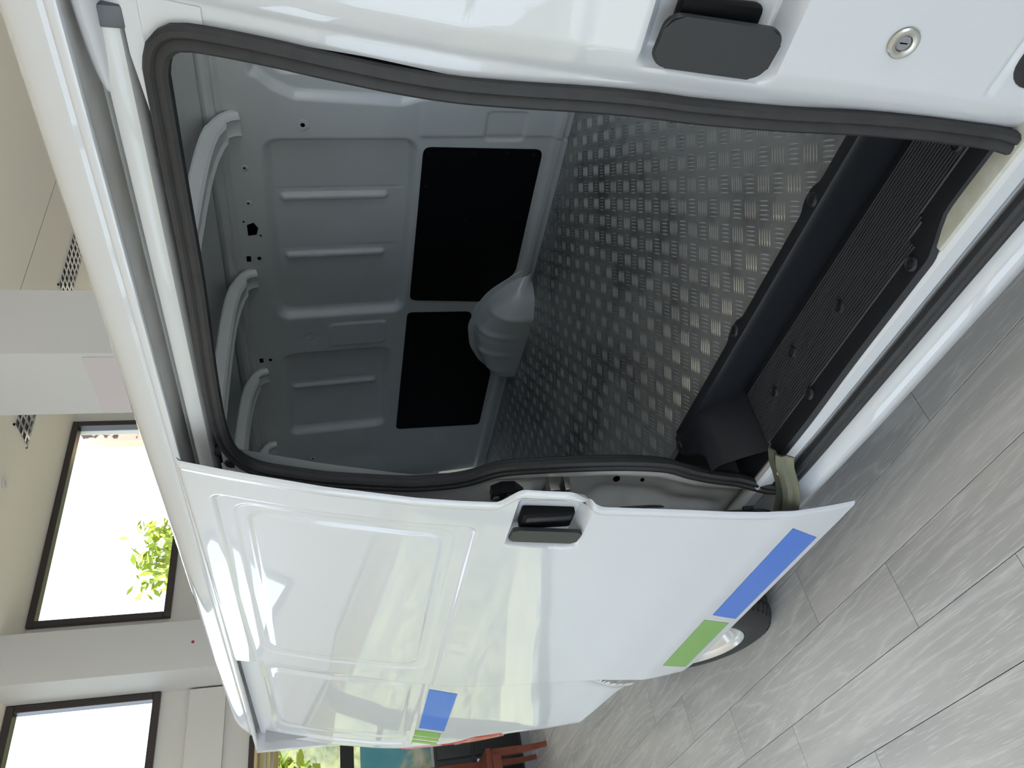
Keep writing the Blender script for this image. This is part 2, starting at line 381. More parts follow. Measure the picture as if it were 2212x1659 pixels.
dl = empty('downlight', (-5.684, 3.611, CEIL)); tag(dl, 'small round recessed downlight in the beige ceiling', 'downlight')
lathe('ring', [(.030, 0), (.048, -.001), (.052, -.006), (.048, -.009), (.036, -.008), (.032, -.003), (.030, 0)], (0, 0, 0), (0, 0, 1), mat('lamp ring', (.7, .68, .65), .3), dl)
lathe('lamp', [(0, -.004), (.024, -.004), (.030, -.002)], (0, 0, 0), (0, 0, 1), mat('lamp glass', (.55, .53, .5), .2), dl)

# ---- things behind the tail of the van
cab = empty('cabinet', (-6.64, 1.2, 0)); tag(cab, 'dark grey low cabinet behind the red-brown chair', 'cabinet')
DG = mat('dark grey lacquer', (.035, .036, .038), .35); DG2 = mat('dark cabinet interior', (.008, .008, .009), .4)
box('body', (-.10, -.75, .08), (.0, .75, .80), DG, cab, bev=.004)
box('plinth', (-.09, -.73, 0), (-.01, .73, .08), mat('grey plinth', (.25, .25, .26), .5), cab)
for i in range(3):
    y0 = -.74+i*.495
    dr = box('drawer', (.0, y0+.01, .50), (.014, y0+.485, .78), DG, cab, bev=.006); box('interior_shade', (.0, y0+.01, .10), (.014, y0+.485, .48), DG2, cab, bev=.006)  # lower black panels paint in the cabinet's dark interior
    lathe('knob', [(0, .03), (.012, .027), (.014, .016), (.006, .008), (.006, 0)], (.014, y0+.46, .455), (1, 0, 0), mat('white knob', (.8, .79, .75), .3), cab, 12)
bdm = bpy.data.materials.new('teal poster print'); bdm.use_nodes = True
nt = bdm.node_tree; n1 = nt.nodes.new('ShaderNodeTexNoise'); n1.inputs['Scale'].default_value = 5; n1.inputs['Detail'].default_value = 6; n1.inputs['Distortion'].default_value = .8
rp = nt.nodes.new('ShaderNodeValToRGB'); tc = nt.nodes.new('ShaderNodeTexCoord')
for pos, col in ((.0, (.05, .22, .27)), (.46, (.09, .29, .34)), (.58, (.14, .31, .32)), (.66, (.36, .38, .24)), (.75, (.5, .48, .38))):
    e = rp.color_ramp.elements.new(pos); e.color = (*col, 1)
sepz = nt.nodes.new('ShaderNodeSeparateXYZ'); mr = nt.nodes.new('ShaderNodeMapRange'); mr.inputs['From Min'].default_value = .30; mr.inputs['From Max'].default_value = .0; mr.inputs['To Min'].default_value = -.08; mr.inputs['To Max'].default_value = .16
ad = nt.nodes.new('ShaderNodeMath')
nt.links.new(tc.outputs['Object'], n1.inputs['Vector']); nt.links.new(tc.outputs['Object'], sepz.inputs[0]); nt.links.new(sepz.outputs['Z'], mr.inputs['Value'])
nt.links.new(n1.outputs['Fac'], ad.inputs[0]); nt.links.new(mr.outputs[0], ad.inputs[1]); nt.links.new(ad.outputs[0], rp.inputs['Fac']); nt.links.new(rp.outputs['Color'], nt.nodes['Principled BSDF'].inputs['Base Color'])
po = empty('poster_board', (-6.66, 1.2, .80)); tag(po, 'teal printed poster board standing on the dark cabinet', 'poster')
bz = box('board', (-.02, -.6, .02), (-.005, .75, .575), bdm, po); box('border', (-.024, -.61, 0), (-.006, .76, .02), mat('pale board edge', (.5, .5, .46), .5), po)

CH = mat('red-brown varnished wood', (.19, .042, .018), .28, coat=.6, noise=(12, (.13, .028, .012), .4, .7))
ch = empty('chair', (-6.345, 1.12, 0)); tag(ch, 'red-brown varnished wooden chair behind the van bumper', 'chair')
def cleg(x, y, sx, sy, h):
    pts = [(x+sx*.018, y+sy*.018, 0), (x+sx*.006, y+sy*.006, .12), (x, y, .30), (x, y, h)]
    q = spline(pts, 10); bm = bmesh.new(); V = []; 
    for i, p in enumerate(q):
        wd = .017+.010*min(1, i/6)
        V.append([bm.verts.new((p[0]+a*wd, p[1]+b*wd, p[2])) for a, b in ((-1, -1), (1, -1), (1, 1), (-1, 1))])
    for a, b in zip(V, V[1:]):
        for i in range(4): bm.faces.new((a[i], a[(i+1) % 4], b[(i+1) % 4], b[i]))
    bm.faces.new(V[0][::-1]); bm.faces.new(V[-1]); return bm
for sx, sy, h in ((1, 1, .42), (1, -1, .42), (-1, 1, .92), (-1, -1, .92)): bmk('leg', cleg(.18*sx, .235*sy, sx, sy, h), CH, ch)
for lo, hi in (((-.2, .215, .36), (.2, .25, .43)), ((-.2, -.25, .36), (.2, -.215, .43)), ((.18, -.22, .36), (.215, .22, .43))): box('apron', lo, hi, CH, ch, bev=.004)
box('seat', (-.215, -.27, .43), (.215, .27, .475), CH, ch, bev=.014)
for zz in (.62, .74, .86): box('back_slat', (-.205, -.22, zz), (-.185, .22, zz+.06), CH, ch, bev=.005)

# ---- outside
grd = box('ground', (-60, -60, -.6), (60, 60, -.32), mat('outdoor paving', (.52, .50, .46), .9, noise=(.5, (.46, .45, .41), .4, .6))); tag(grd, 'outdoor ground beyond the windows', kind='structure')
hx = np.concatenate([np.linspace(-34, -15, 14), np.linspace(-14.5, -11.5, 10)]); hy = np.linspace(-26, 24, 60)
HX, HY = np.meshgrid(hx, hy, indexing='ij'); rngh = np.random.default_rng(3)
HZ = np.interp(HX, [-34, -22, -14, -12.4, -11.5], [5.2, 4.4, 3.0, 1.9, -.33])+.25*np.sin(HY*1.3+HX)+.18*np.sin(HY*2.9-HX*.7)+rngh.normal(0, .10, HX.shape)
HZ[-1] = -.34
lawn = box('lawn', (-12.5, -30, -.33), (-7.0, 30, -.31), mat('dry lawn', (.22, .22, .13), .9, noise=(2, (.17, .18, .09), .4, .6))); tag(lawn, 'unseen dry lawn strip added outside the back wall to dim reflections', kind='structure')  # unseen strip added so the van side reflects less bright ground
hill = surf('hillside', np.stack([HX, HY, HZ], -1), mat('scrubby green hillside', (.09, .105, .055), .9, noise=(1.6, (.17, .175, .075), .42, .62), bump=(3, 1.0, .25)), ang=180)
tag(hill, 'bushy yellow-green hillside outside the low windows', kind='structure')
ow = empty('wall_outside', (-7.4, 5.14, -.3)); tag(ow, 'weathered pink outer wall return beside the high window', kind='structure')
box('pier', (-.12, -.05, 0), (.12, .9, 4.9), mat('weathered pink render', (.60, .42, .36), .8, noise=(7, (.06, .045, .04), .56, .60)), ow)
box('edge_board', (-.14, -.115, 0), (.10, -.05, 4.9), mat('yellow edge board', (.82, .70, .38), .6), ow)
ev = empty('trim_2', (-7.3, 0, 2.15)); tag(ev, 'tan boarded eave outside the low window', kind='structure')
for i in range(16): box('eave_board', (-.75+i*.09, -3, 0), (-.75+i*.09+.082, 3.0, .02), mat('tan board', (.55, .42, .22), .6), ev)
box('fascia', (-.80, -3, -.06), (-.76, 3.0, .06), mat('tan board', (.55, .42, .22), .6), ev)
LEAF = [mat('leaf yellow-green', (.34, .42, .05), .5), mat('leaf green', (.15, .26, .045), .5), mat('leaf deep green', (.06, .13, .03), .5)]
BARK = mat('bark', (.09, .06, .04), .9)
def tree(loc, h, r, nleaf, label, lm, ls=.16, trunk=True, squash=.8):
    root = empty('tree', loc); tag(root, label, 'tree', 'trees outside the windows'); rng = np.random.default_rng(int(abs(loc[0]*31+loc[1]*17)))
    V = []; F = []
    cl = [(rng.normal(0, r*.45, 3)) for _ in range(14)]
    for i in range(nleaf):
        c = cl[rng.integers(14)]; p = c+rng.normal(0, r*.22, 3); p[2] = h-r*squash+p[2]*squash
        a = rng.normal(size=3); a /= np.linalg.norm(a); b = np.cross(a, rng.normal(size=3)); b /= np.linalg.norm(b)+1e-9
        s = ls*rng.uniform(.6, 1.2); k = len(V)
        V += [p-a*s, p+b*s*.42, p+a*s, p-b*s*.42]; F.append((k, k+1, k+2, k+3))
    mk('foliage', V, F, lm, root, smooth=False)
    if trunk: lathe('trunk', [(.16, -.32), (.11, h*.3), (.07, h-r*.9), (0, h-r*.4)], (0, 0, 0), (0, 0, 1), BARK, root, 8)
    return root
tree((-10.6, 1.75, 0), 2.75, .55, 1500, 'yellow-green bushy tree outside the low window', LEAF[0], .13)
tree((-9.6, .35, 0), 2.05, .55, 1500, 'dull green shrubby tree outside near the black transom', LEAF[1], .08)
tree((-10.4, 5.25, 0), 4.15, .50, 420, 'slim tree top showing in the lower corner of the high window', LEAF[0], .09)
tree((-5, -12, 0), 4.0, 1.1, 2400, 'green tree outside the shopfront, nearer the back wall', LEAF[1], .17)
tree((2, -12, 0), 4.0, 1.1, 2400, 'green tree outside the shopfront, ahead of the van', LEAF[1], .17)

# ================================================================== THE VAN
# X runs towards the van's nose, the open side faces -Y. Skin profile Y(z) of the closed side = yd(z)+OFF
OFF = 0.085; YC = 1.68
ZP = [.20, .25, .31, .37, .43, .475, .50, .53, .58, .65, .77, .95, 1.1, 1.18, 1.27, 1.37, 1.565, 1.756, 1.866, 1.95]
YP = [.795, .785, .777, .769, .763, .759, .758, .762, .765, .770, .783, .800, .815, .825, .834, .848, .887, .936, .968, .995]
_zz = np.linspace(.2, 1.95, 700); _yy = np.interp(_zz, ZP, YP)
_k = np.exp(-np.linspace(-2, 2, 25)**2); _k /= _k.sum(); _ys = np.convolve(np.pad(_yy, 12, mode='reflect', reflect_type='odd'), _k, mode='valid')
def yd(z): return np.interp(z, _zz, _ys)
def yb(z): return yd(z)+OFF
def yfar(z): return 2.43-.1*(np.asarray(z)-.672)
van = empty('van', (-1.6, 1.68, 0)); tag(van, 'white delivery van with its sliding side door open and blue and green stripes', 'van')
VI = -Vector(van.location)
def vp(o):      # parts are modelled in world metres; hang them on the van
    o.parent = van; o.location = VI; return o
def zl(a, b, step): return np.linspace(a, b, max(2, int(round((b-a)/step))+1))

# ---------------- sliding door (slid back and out)
def smooth_tab(xs_, ys_, lo, hi, wd):
    t = np.linspace(lo, hi, 900); v = np.interp(t, xs_, ys_); k = max(3, int(wd/(hi-lo)*900)//2*2+1); ker = np.hanning(k+2)[1:-1]; ker /= ker.sum()
    v = np.convolve(np.pad(v, k//2, mode='edge'), ker, mode='valid'); return lambda z: np.interp(z, t, v)
XF = smooth_tab([.30, .955, .975, 1.035, 1.15, 1.19, 1.9], [-1.469, -1.469, -1.455, -1.410, -1.410, -1.468, -1.470], .28, 1.92, .035)
XR = lambda z: np.interp(z, [.30, .36, .54, .65, .96, 1.22, 1.31, 1.586, 1.81, 1.88], [-2.672, -2.662, -2.655, -2.646, -2.70, -2.718, -2.707, -2.657, -2.665, -2.682])
def emboss(X, Z, x_front, x_rear_open, mid, inner):
    """blank window panel: recessed field, groove, raised centre (positive = inward)"""
    y = .0085*inside(sdrr(X, Z, x_rear_open, x_front, 1.220, 1.816, .035), .014)
    y = y+.0025*inside(sdrr(X, Z, mid[0], mid[1], mid[2], mid[3], .055), .010)
    y = y-.0050*inside(sdrr(X, Z, inner[0], inner[1], inner[2], inner[3], .045), .012)
    return y
def door_skin(nu=300, dz=.0052):
    zs = zl(.306, 1.872, dz); us = np.linspace(0, 1, nu)
    U, Z = np.meshgrid(us, zs, indexing='ij')
    xr = XR(zs)[None, :]; xf = XF(zs)[None, :]
    X = xr+(xf-xr)*U
    Y = yd(Z)+emboss(X, Z, -1.573, -3.2, (-2.560, -1.603, 1.262, 1.774), (-2.515, -1.634, 1.291, 1.742))
    Y = Y+.034*inside(sdrr(X, Z, -1.667, -1.438, .972, 1.150, .022), .022)       # grip pocket
    Y = Y-.0035*(1-sst(.018, .030, xf-X))*sst(.50, .56, Z)      # raised front flange
    # rolled hems
    dF = xf-X; dR = X-xr; dB = Z-.306; dT = 1.872-Z
    for dd, r in ((dF, .010), (dR, .007), (dB, .006), (dT, .008)): Y = Y+.008*np.clip(1-dd/r, 0, 1)**2
    Z = Z+np.clip(-(X+2.45)/.25, 0, 1)**2*.03*np.clip(1-dB/.2, 0, 1)
    return np.stack([X, Y, Z], -1)
P = door_skin()
offs_ = np.zeros_like(P); offs_[..., 1] = .006+.024*sst(.0, .14, P[..., 2]-.306)
uu = np.linspace(0, 1, P.shape[0])[:, None]; offs_[..., 0] = -(.050+.012*sst(.9, 1.2, P[..., 2]))*sst(.8, 1.0, uu)*offs_[..., 1]/.03+.02*sst(.1, .0, uu)
door = vp(shell('sliding_door', P, offs_, PAINT, flip=False)); door['label'] = 'white sliding door slid open along the van side'
def dsub(o): o.parent = door; return o       # the door carries the van offset already
# inner frame of the door, seen at its front edge
zs = zl(.42, 1.85, .03)
bm = bmesh.new(); prev = None
for z in zs:
    xf = float(XF(z)); y = float(yd(z))
    lo_ = 1.0 if z < .93 else 1.12
    sec = [(xf-.034*lo_, y+.019), (xf-.062*lo_, y+.036), (xf-.12, y+.052), (xf-.24, y+.052), (xf-.24, y+.03)]
    vs = [bm.verts.new((a, b, z)) for a, b in sec]
    if prev:
        for i in range(len(vs)-1): bm.faces.new((prev[i], prev[i+1], vs[i+1], vs[i]))
    prev = vs
dsub(bmk('door_inner_frame', bm, JAMB))
# strips: decals laid on the skin
def decal(name, xa, xb, z0, z1, m, skew=0.0, fn=yd, parent=None, off=-.0012, bulge=0.0):
    us = np.linspace(0, 1, 12); zs_ = np.linspace(z0, z1, 12); U, Z = np.meshgrid(us, zs_, indexing='ij')
    t = (Z-z0)/(z1-z0); X = xa+(xb-xa)*U+skew*(1-t)
    Zz = Z
    Pd = np.stack([X, fn(Z)+off, Zz], -1)
    return shell(name, Pd, (0, .0008, 0), m, parent)
o = dsub(decal('stripe', -2.085, -1.548, .334, .450, BLUE, -.085)); o['label'] = 'blue stripe decal low on the sliding door'
o = dsub(decal('stripe', -2.515, -2.118, .346, .464, GREEN, -.080)); o['label'] = 'green stripe decal low on the sliding door'
# door handle: paddle with bent lip over a dark cup
def paddle(name, x0, x1, z0, z1, yfn, parent, m=HANDLE, r=.018, tilt=.012, th=.010):
    out = rrect(abs(x1-x0), z1-z0, r, 5); cx, cz = (x0+x1)/2, (z0+z1)/2; bm = bmesh.new(); A = []; B = []
    for px, pz in out:
        x = cx+px; z = cz+pz; y = float(yfn(z))-tilt*(px/abs(x1-x0)+.5)-.004
        A.append(bm.verts.new((x, y, z))); B.append(bm.verts.new((x, y+th, z)))
    fa = bm.faces.new(A); bm.faces.new(B[::-1]); n = len(out)
    for i in range(n): bm.faces.new((A[i], B[i], B[(i+1) % n], A[(i+1) % n]))
    bmesh.ops.bevel(bm, geom=list(fa.edges), offset=.003, segments=2, affect='EDGES')
    return bmk(name, bm, m, parent)
dsub(paddle('handle', -1.640, -1.566, .978, 1.142, lambda z: yd(z)+.004, None, r=.012, tilt=.010))
dsub(box('handle_cup', (-1.590, float(yd(1.06))+.012, 1.000), (-1.522, float(yd(1.06))+.040, 1.125), BLACKP, bev=.006))
dsub(box('handle_lever', (-1.548, float(yd(1.06))+.006, 1.008), (-1.530, float(yd(1.06))+.028, 1.118), PLASTIC, bev=.004))
# stop buffers on the door's front face
dsub(plate('buffer', rrect(.10, .045, .018, 4), lambda p: (Vector((-1.500-p[1]*.8, .816+p[1]*.6, .840+p[0])), Vector((-1.520-p[1]*.8, .828+p[1]*.6, .840+p[0]))), PLASTIC, bev=.003))
dsub(plate('latch_contact', rrect(.105, .04, .008, 3), lambda p: (Vector((-1.500-p[1]*.8, .790+p[1]*.6, .580+p[0])), Vector((-1.520-p[1]*.8, .802+p[1]*.6, .580+p[0]))), PLASTIC, bev=.003))
dsub(box('latch_pins', (-1.500, .790, .568), (-1.492, .800, .596), PLASTIC, bev=.002))

# ---------------- rear quarter panel of the body (near side)
def xe(z): return np.interp(z, [.3, .5, .8, .95, 1.26, 1.6, 1.85, 1.95], [-3.74, -3.80, -3.86, -3.89, -3.945, -3.95, -3.955, -3.955])
def rcor(z): return np.interp(z, [.3, .5, .8, .95, 1.26, 1.6, 1.9], [.40, .36, .26, .17, .10, .09, .09])
def corner(X, Z):
    r = rcor(Z); t = np.clip((xe(Z)+r-X)/r, 0, 1); return r*(1-np.sqrt(np.clip(1-t*t, 0, 1)))
def body_y(X, Z):
    Y = yb(Z)+emboss(X, Z, -1.2, -3.80, (-3.70, -2.93, 1.252, 1.80), (-3.65, -2.965, 1.27, 1.783))
    rr = np.hypot(X+2.595, Z-.30)
    Y = Y-.010*np.exp(-((rr-.40)/.035)**2)*(Z < .75)     # arch lip
    return Y+corner(X, Z)
WZ = .36
xs = np.concatenate([zl(-3.965, -3.55, .010), zl(-3.54, -1.70, .016)]); zs = zl(.36, 1.885, .0085)
X, V_ = np.meshgrid(xs, np.linspace(0, 1, len(zs)), indexing='ij')
zbot = np.interp(X, [-3.95, -3.6, -3.43, -3.08, -2.94, -1.7], [.60, .52, .50, .45, .40, .36]); Z = zbot+(1.885-zbot)*V_
Xc = np.maximum(X, xe(Z)+.0005)
P = np.stack([Xc, body_y(Xc, Z), Z], -1)
rr_ = np.hypot(Xc+2.595, Z-.30); near = np.abs(rr_-.385) < .0165
Xs = np.where(near, -2.595+(Xc+2.595)*.385/rr_, Xc); Zs = np.where(near, .30+(Z-.30)*.385/rr_, Z)
P = np.stack([Xs, body_y(Xs, Zs), Zs], -1)
xm = (Xs[:-1, :-1]+Xs[1:, 1:])/2; zm = (Zs[:-1, :-1]+Zs[1:, 1:])/2
mask = (np.hypot(xm+2.595, zm-.30) > .385)
qp = vp(surf('quarter_panel', P, PAINT, mask=mask)); 
body_fn = lambda X, Z: body_y(X, Z)
def bdecal(name, xa, xb, za, zb, m, skew):
    us = np.linspace(0, 1, 14); zs_ = np.linspace(za, zb, 10); U, Zd = np.meshgrid(us, zs_, indexing='ij'); t = (Zd-za)/(zb-za)
    Xd = xa+(xb-xa)*U+skew*(1-t)
    o = shell(name, np.stack([Xd, body_y(Xd, Zd)-.0015, Zd], -1), (0, .0008, 0), m); vp(o); return o
zslope = .0
for xa, xb, z0, z1, m, lab in ((-3.521, -3.008, 1.092, 1.205, BLUE, 'blue rectangle decal on the rear quarter panel'), (-3.636, -3.556, 1.102, 1.217, GREEN, 'wide green bar decal behind the blue rectangle'),
                               (-3.690, -3.652, 1.103, 1.221, GREEN, 'thin green bar decal, middle of three'), (-3.746, -3.711, 1.106, 1.221, GREEN, 'thin green bar decal nearest the tail lamp')):
    bdecal('stripe', xa, xb, z0, z1, m, -.05)['label'] = lab
# tail lamp wrapping the rear corner
zs = zl(.815, 1.262, .02); us = np.linspace(0, 1, 16); U, Z = np.meshgrid(us, zs, indexing='ij')
x0 = np.interp(zs, [.815, .83, .95, 1.0, 1.085, 1.262], [-3.64, -3.61, -3.67, -3.735, -3.80, -3.865])[None, :]
X = x0+(xe(Z)+.004-x0)*U
P = np.stack([X-.012*U, body_y(X, Z)-.006*np.sin(np.pi*np.clip(U*6, 0, .5)), Z], -1); tl = vp(shell('tail_lamp', P, (0, .01, 0), RED)); tl['label'] = 'red tail lamp wrapping the rear corner'
zs = zl(.975, 1.02, .015); U, Z = np.meshgrid(us, zs, indexing='ij'); X = -3.80+(xe(Z)+.006+3.80)*U
o = shell('reverse_lens', np.stack([X-.015*U, body_y(X, Z)-.0095, Z], -1), (0, .004, 0), LENSW); o.parent = tl
# rear doors close the cargo space
for s, (y0, y1) in enumerate(((.98, 1.675), (1.685, 2.38))):
    ys = np.linspace(y0, y1, 20); zs = zl(.52, 1.90, .05); Yg, Zg = np.meshgrid(ys, zs, indexing='ij')
    P = np.stack([np.interp(Zg, [.3, .8, 1.26, 1.9], [-3.86, -3.90, -3.95, -3.88])-.03*(1-((Yg-YC)/.8)**2), Yg, Zg], -1)
    vp(shell('rear_door', P, (.035, 0, 0), PAINT))
vp(box('rear_bumper', (-3.96, .98, .40), (-3.84, 2.38, .56), PAINT, bev=.03, seg=3))

# ---------------- roof: one skin with drip rails and an inner lining
def zg(x): return 1.868+.010*(-np.asarray(x)-.5)
half = [(1.040, .000), (1.034, .008), (1.036, .022), (1.046, .040), (1.060, .060), (1.085, .082), (1.12, .100), (1.20, .118), (1.34, .130), (1.50, .136), (1.68, .138)]
half = [tuple(p) for p in spline(half, 26)]
prof = half+[(2*YC-a, b) for a, b in half[::-1][1:]]
xs = np.concatenate([zl(-3.97, -3.70, .02), zl(-3.66, .62, .08)])
Pr = np.zeros((len(xs), len(prof), 3))
for i, x in enumerate(xs):
    t = np.clip((-x-3.72)/.25, 0, 1); f = 1-math.sqrt(max(0, 1-t*t*.98))
    for j, (a, b) in enumerate(prof):
        aa = YC+(a-YC)*(1-.10*f); Pr[i, j] = (x, aa, zg(x)+b-(.10*f if 0 < j < len(prof)-1 else .07*f)*min(1, b/.05+.2))
vp(surf('roof', Pr, PAINT, flip=False))
Pl = Pr[4:, 4:-4].copy(); Pl[..., 2] -= .035; vp(surf('roof_lining', Pl, INNER))
# pressed ribs along the roof edge (two soft lines) and the drip rail with the door track under it
def rail(name, prof2, x0, x1, m, n=30, closed=False):
    xs_ = np.linspace(x0, x1, n); P2 = np.zeros((n, len(prof2), 3))
    for i, x in enumerate(xs_):
        for j, (a, b) in enumerate(prof2): P2[i, j] = (x, a, zg(x)+b)
    return vp(surf(name, P2, m, ang=50))
drip = [(1.046, .020), (1.026, .014), (1.020, .006), (1.021, -.002), (1.030, -.005), (1.040, -.001), (1.06, .002)]
rail('drip_rail', drip, -4.02, .62, PAINT, 40)
drip_far = [(2*YC-a, b) for a, b in drip]; rail('drip_rail', drip_far, -4.02, .62, PAINT, 20)
recess = [(1.040, -.001), (1.115, -.002), (1.13, -.008), (1.115, -.013), (1.082, -.015), (1.077, -.019), (1.088, -.023), (1.115, -.025)]
rail('rail_recess', recess, -1.75, -.50, JAMB)
track = [(1.115, -.025), (1.066, -.026), (1.056, -.030), (1.052, -.043), (1.055, -.060), (1.066, -.066), (1.10, -.067)]
rail('door_track', track, -1.75, -.555, mat('track paint', (.60, .61, .61), .3, coat=.5), 30)
groove = [(1.10, -.067), (1.115, -.074), (1.10, -.080), (1.064, -.082)]
rail('track_groove', groove, -1.75, -.50, DARKM)
lowf = [(1.066, -.081), (1.052, -.083), (1.045, -.090), (1.046, -.098), (1.050, -.104)]
rail('header_flange', lowf, -1.72, -.48, PAINT)
vp(box('track_end', (-.566, 1.050, 1.800), (-.535, 1.092, 1.842), DARKM, bev=.004)); vp(box('track_end', (-.60, 1.058, 1.776), (-.53, 1.066, 1.788), DARKM, bev=.002))
gus = [(-.515, 1.802), (-.60, 1.802), (-.76, 1.782), (-.68, 1.776), (-.612, 1.771), (-.580, 1.762), (-.562, 1.744), (-.552, 1.70), (-.515, 1.70)]
vp(plate('pillar_gusset', gus, lambda p: (Vector((p[0], float(yb(p[1]))+.018, p[1])), Vector((p[0], float(yb(p[1]))+.021, p[1]))), PAINT))
# rounded cover moulding over the front end of the rail
V = []
for i in range(15):
    t = i/14; x = -.50-.165*t; hw = .019*math.sqrt(max(.02, 1-t**2.2)); dep = .030*(1-t)**.6
    V.append([(x, 1.062-dep*math.cos(q)**2*1.1, zg(x)-.024-.004*t+hw*math.sin(q)) for q in np.linspace(-math.pi/2, math.pi/2, 9)])
vp(surf('rail_cover', np.array(V), PAINT))
vp(lathe('roller', [(0, .02), (.012, .02), (.014, .012), (.014, -.012), (.012, -.02), (0, -.02)], (-1.585, 1.075, 1.793), (0, 0, 1), RUBBER, n=16))
vp(lathe('rubber_plug', [(0, .004), (.014, .004), (.018, 0)], (-1.60, 1.045, 1.775), (0, -1, 0), RUBBER, n=16))

# ---------------- B pillar, front door and rocker (near side, ahead of the opening)
CH0 = -.462     # where the pillar folds in towards the seal
def bskin(X, Z):
    t = np.clip((CH0-X)/.05, 0, 1); Y = yb(Z)+.020*t**1.3
    Y = Y+.030*inside(sdrr(X, Z, -.620, -.338, .962, 1.155, .02), .022)*(1-sst(-.466, -.490, X))
    # soft wave of the edge and shut line
    Y = Y+.004*np.exp(-((Z-.655)/.003)**2)*(X > CH0+.005)
    return Y
xs = np.concatenate([zl(-.515, -.30, .0035), zl(-.29, .62, .03)]); zs = zl(.40, 1.86, .0045)
X, Z = np.meshgrid(xs, zs, indexing='ij')
edge = smooth_tab([.4, .64, .70, .76, .89, 1.13, 1.37, 1.49, 1.77, 1.9], [-.505, -.507, -.519, -.510, -.519, -.527, -.542, -.537, -.541, -.541], .38, 1.92, .06)(Z)
Xe = np.where(X < -.44, -.44+(X+.44)/(.515-.44)*(-.44-edge), X)
P = np.stack([Xe, bskin(Xe, Z), Z], -1)
xm = (X[:-1, :-1]+X[1:, 1:])/2; zm = (Z[:-1, :-1]+Z[1:, 1:])/2
mask = ~((xm > -.15) & (xm < .5) & (zm > 1.18+.0*xm) & (zm < 1.74))
fd = vp(surf('front_door', P, PAINT, mask=mask)); fd['label'] = 'white front door and pillar skin ahead of the door opening'
def fsub(o): o.parent = fd; return o
gl = mk('window_glass', [(-.16, float(yb(1.17))+.012, 1.17), (.51, float(yb(1.17))+.012, 1.17), (.51, float(yb(1.75))+.012, 1.75), (-.16, float(yb(1.75))+.012, 1.75)], [(0, 1, 2, 3)], GLASS); fsub(gl)
fsub(paddle('handle', -.476, -.402, .984, 1.138, lambda z: yb(z)-.002, None, r=.020, tilt=.012))
fsub(box('handle_cup', (-.430, float(yb(1.06))+.006, 1.008), (-.390, float(yb(1.06))+.028, 1.12), BLACKP, bev=.008))
lk = (-.402, float(yb(.817))-.001, .817)
ax = (0, -1, .06)
fsub(lathe('lock_ring', [(.0205, .0), (.021, .002), (.019, .0045), (.015, .005), (.011, .003), (.010, .001), (.010, -.002)], lk, ax, STEEL, n=32))
fsub(lathe('lock_barrel', [(0, .0012), (.0095, .0012), (.0098, -.002)], lk, ax, mat('lock barrel', (.35, .35, .37), .35, metal=.8), n=24))
fsub(box('key_slot', (lk[0]-.0008, lk[1]-.0016, lk[2]-.0055), (lk[0]+.0008, lk[1]-.0010, lk[2]+.0055), HOLE))
# charging flap in the rocker
fl = plate('charging_flap', rrect(.30, .16, .028, 6), lambda p: (Vector((-.275+p[0], float(yb(.555+p[1]))-.004, .555+p[1])), Vector((-.275+p[0], float(yb(.555+p[1]))+.006, .555+p[1]))), PAINT, bev=.003); fsub(fl)
fsub(plate('flap_gap', rrect(.322, .182, .036, 6), lambda p: (Vector((-.277+p[0], float(yb(.555+p[1]))-.0012, .555+p[1])), Vector((-.277+p[0], float(yb(.555+p[1]))+.004, .555+p[1]))), RUBBER))
# inner side of the pillar and cab side so that the cargo space is closed
zs = zl(.5, 1.84, .08)
vp(surf('pillar_inner', np.stack([np.stack([np.full(len(zs), x), yb(zs)+d_, zs], -1) for x, d_ in ((-.515, .03), (-.500, .10), (-.30, .12), (-.16, .06))]), INNER))

# ---------------- rubber seal all round the opening
sealxz = [(-.614, 1.768), (-.583, 1.760), (-.564, 1.743), (-.555, 1.713), (-.553, 1.607), (-.558, 1.464), (-.556, 1.366), (-.545, 1.216), (-.540, 1.113), (-.540, 1.046), (-.535, .922), (-.526, .798), (-.521, .675), (-.524, .54), (-.532, .496), (-.56, .480),
          (-.80, .480), (-1.10, .480), (-1.35, .480), (-1.44, .484), (-1.472, .50), (-1.480, .57), (-1.470, .65), (-1.456, .715), (-1.432, .79), (-1.432, .909), (-1.455, 1.068), (-1.482, 1.171), (-1.533, 1.250), (-1.567, 1.355), (-1.590, 1.503), (-1.600, 1.63), (-1.598, 1.714), (-1.560, 1.757), (-1.48, 1.782), (-1.310, 1.785), (-1.006, 1.774), (-.783, 1.771)]
def seal_y(z): return float(yb(z))+.018-.024*float(sst(.60, .50, z))
pts = spline([(x, z) for x, z in sealxz]+[sealxz[0]], 260)[:-1]
SP = [Vector((x, seal_y(z), z)) for x, z in pts]
ctr = Vector((-1.03, .95, 1.13))
n = len(SP); ups = []
for i in range(n):
    slope = (seal_y(SP[i].z+.01)-seal_y(SP[i].z-.01))/.02
    ups.append(Vector((0, -1, slope)).normalized())
sprof = [(.0, -.017), (.010, -.0175), (.016, -.013), (.0165, -.005), (.0125, -.001), (.0155, .004), (.016, .012), (.011, .0175), (.0, .017), (-.006, .010), (-.006, -.010)]
seal = sweep('door_seal', SP, sprof, RUBBER, closed=True, up=ups); vp(seal); seal['label'] = 'black rubber seal around the door opening'
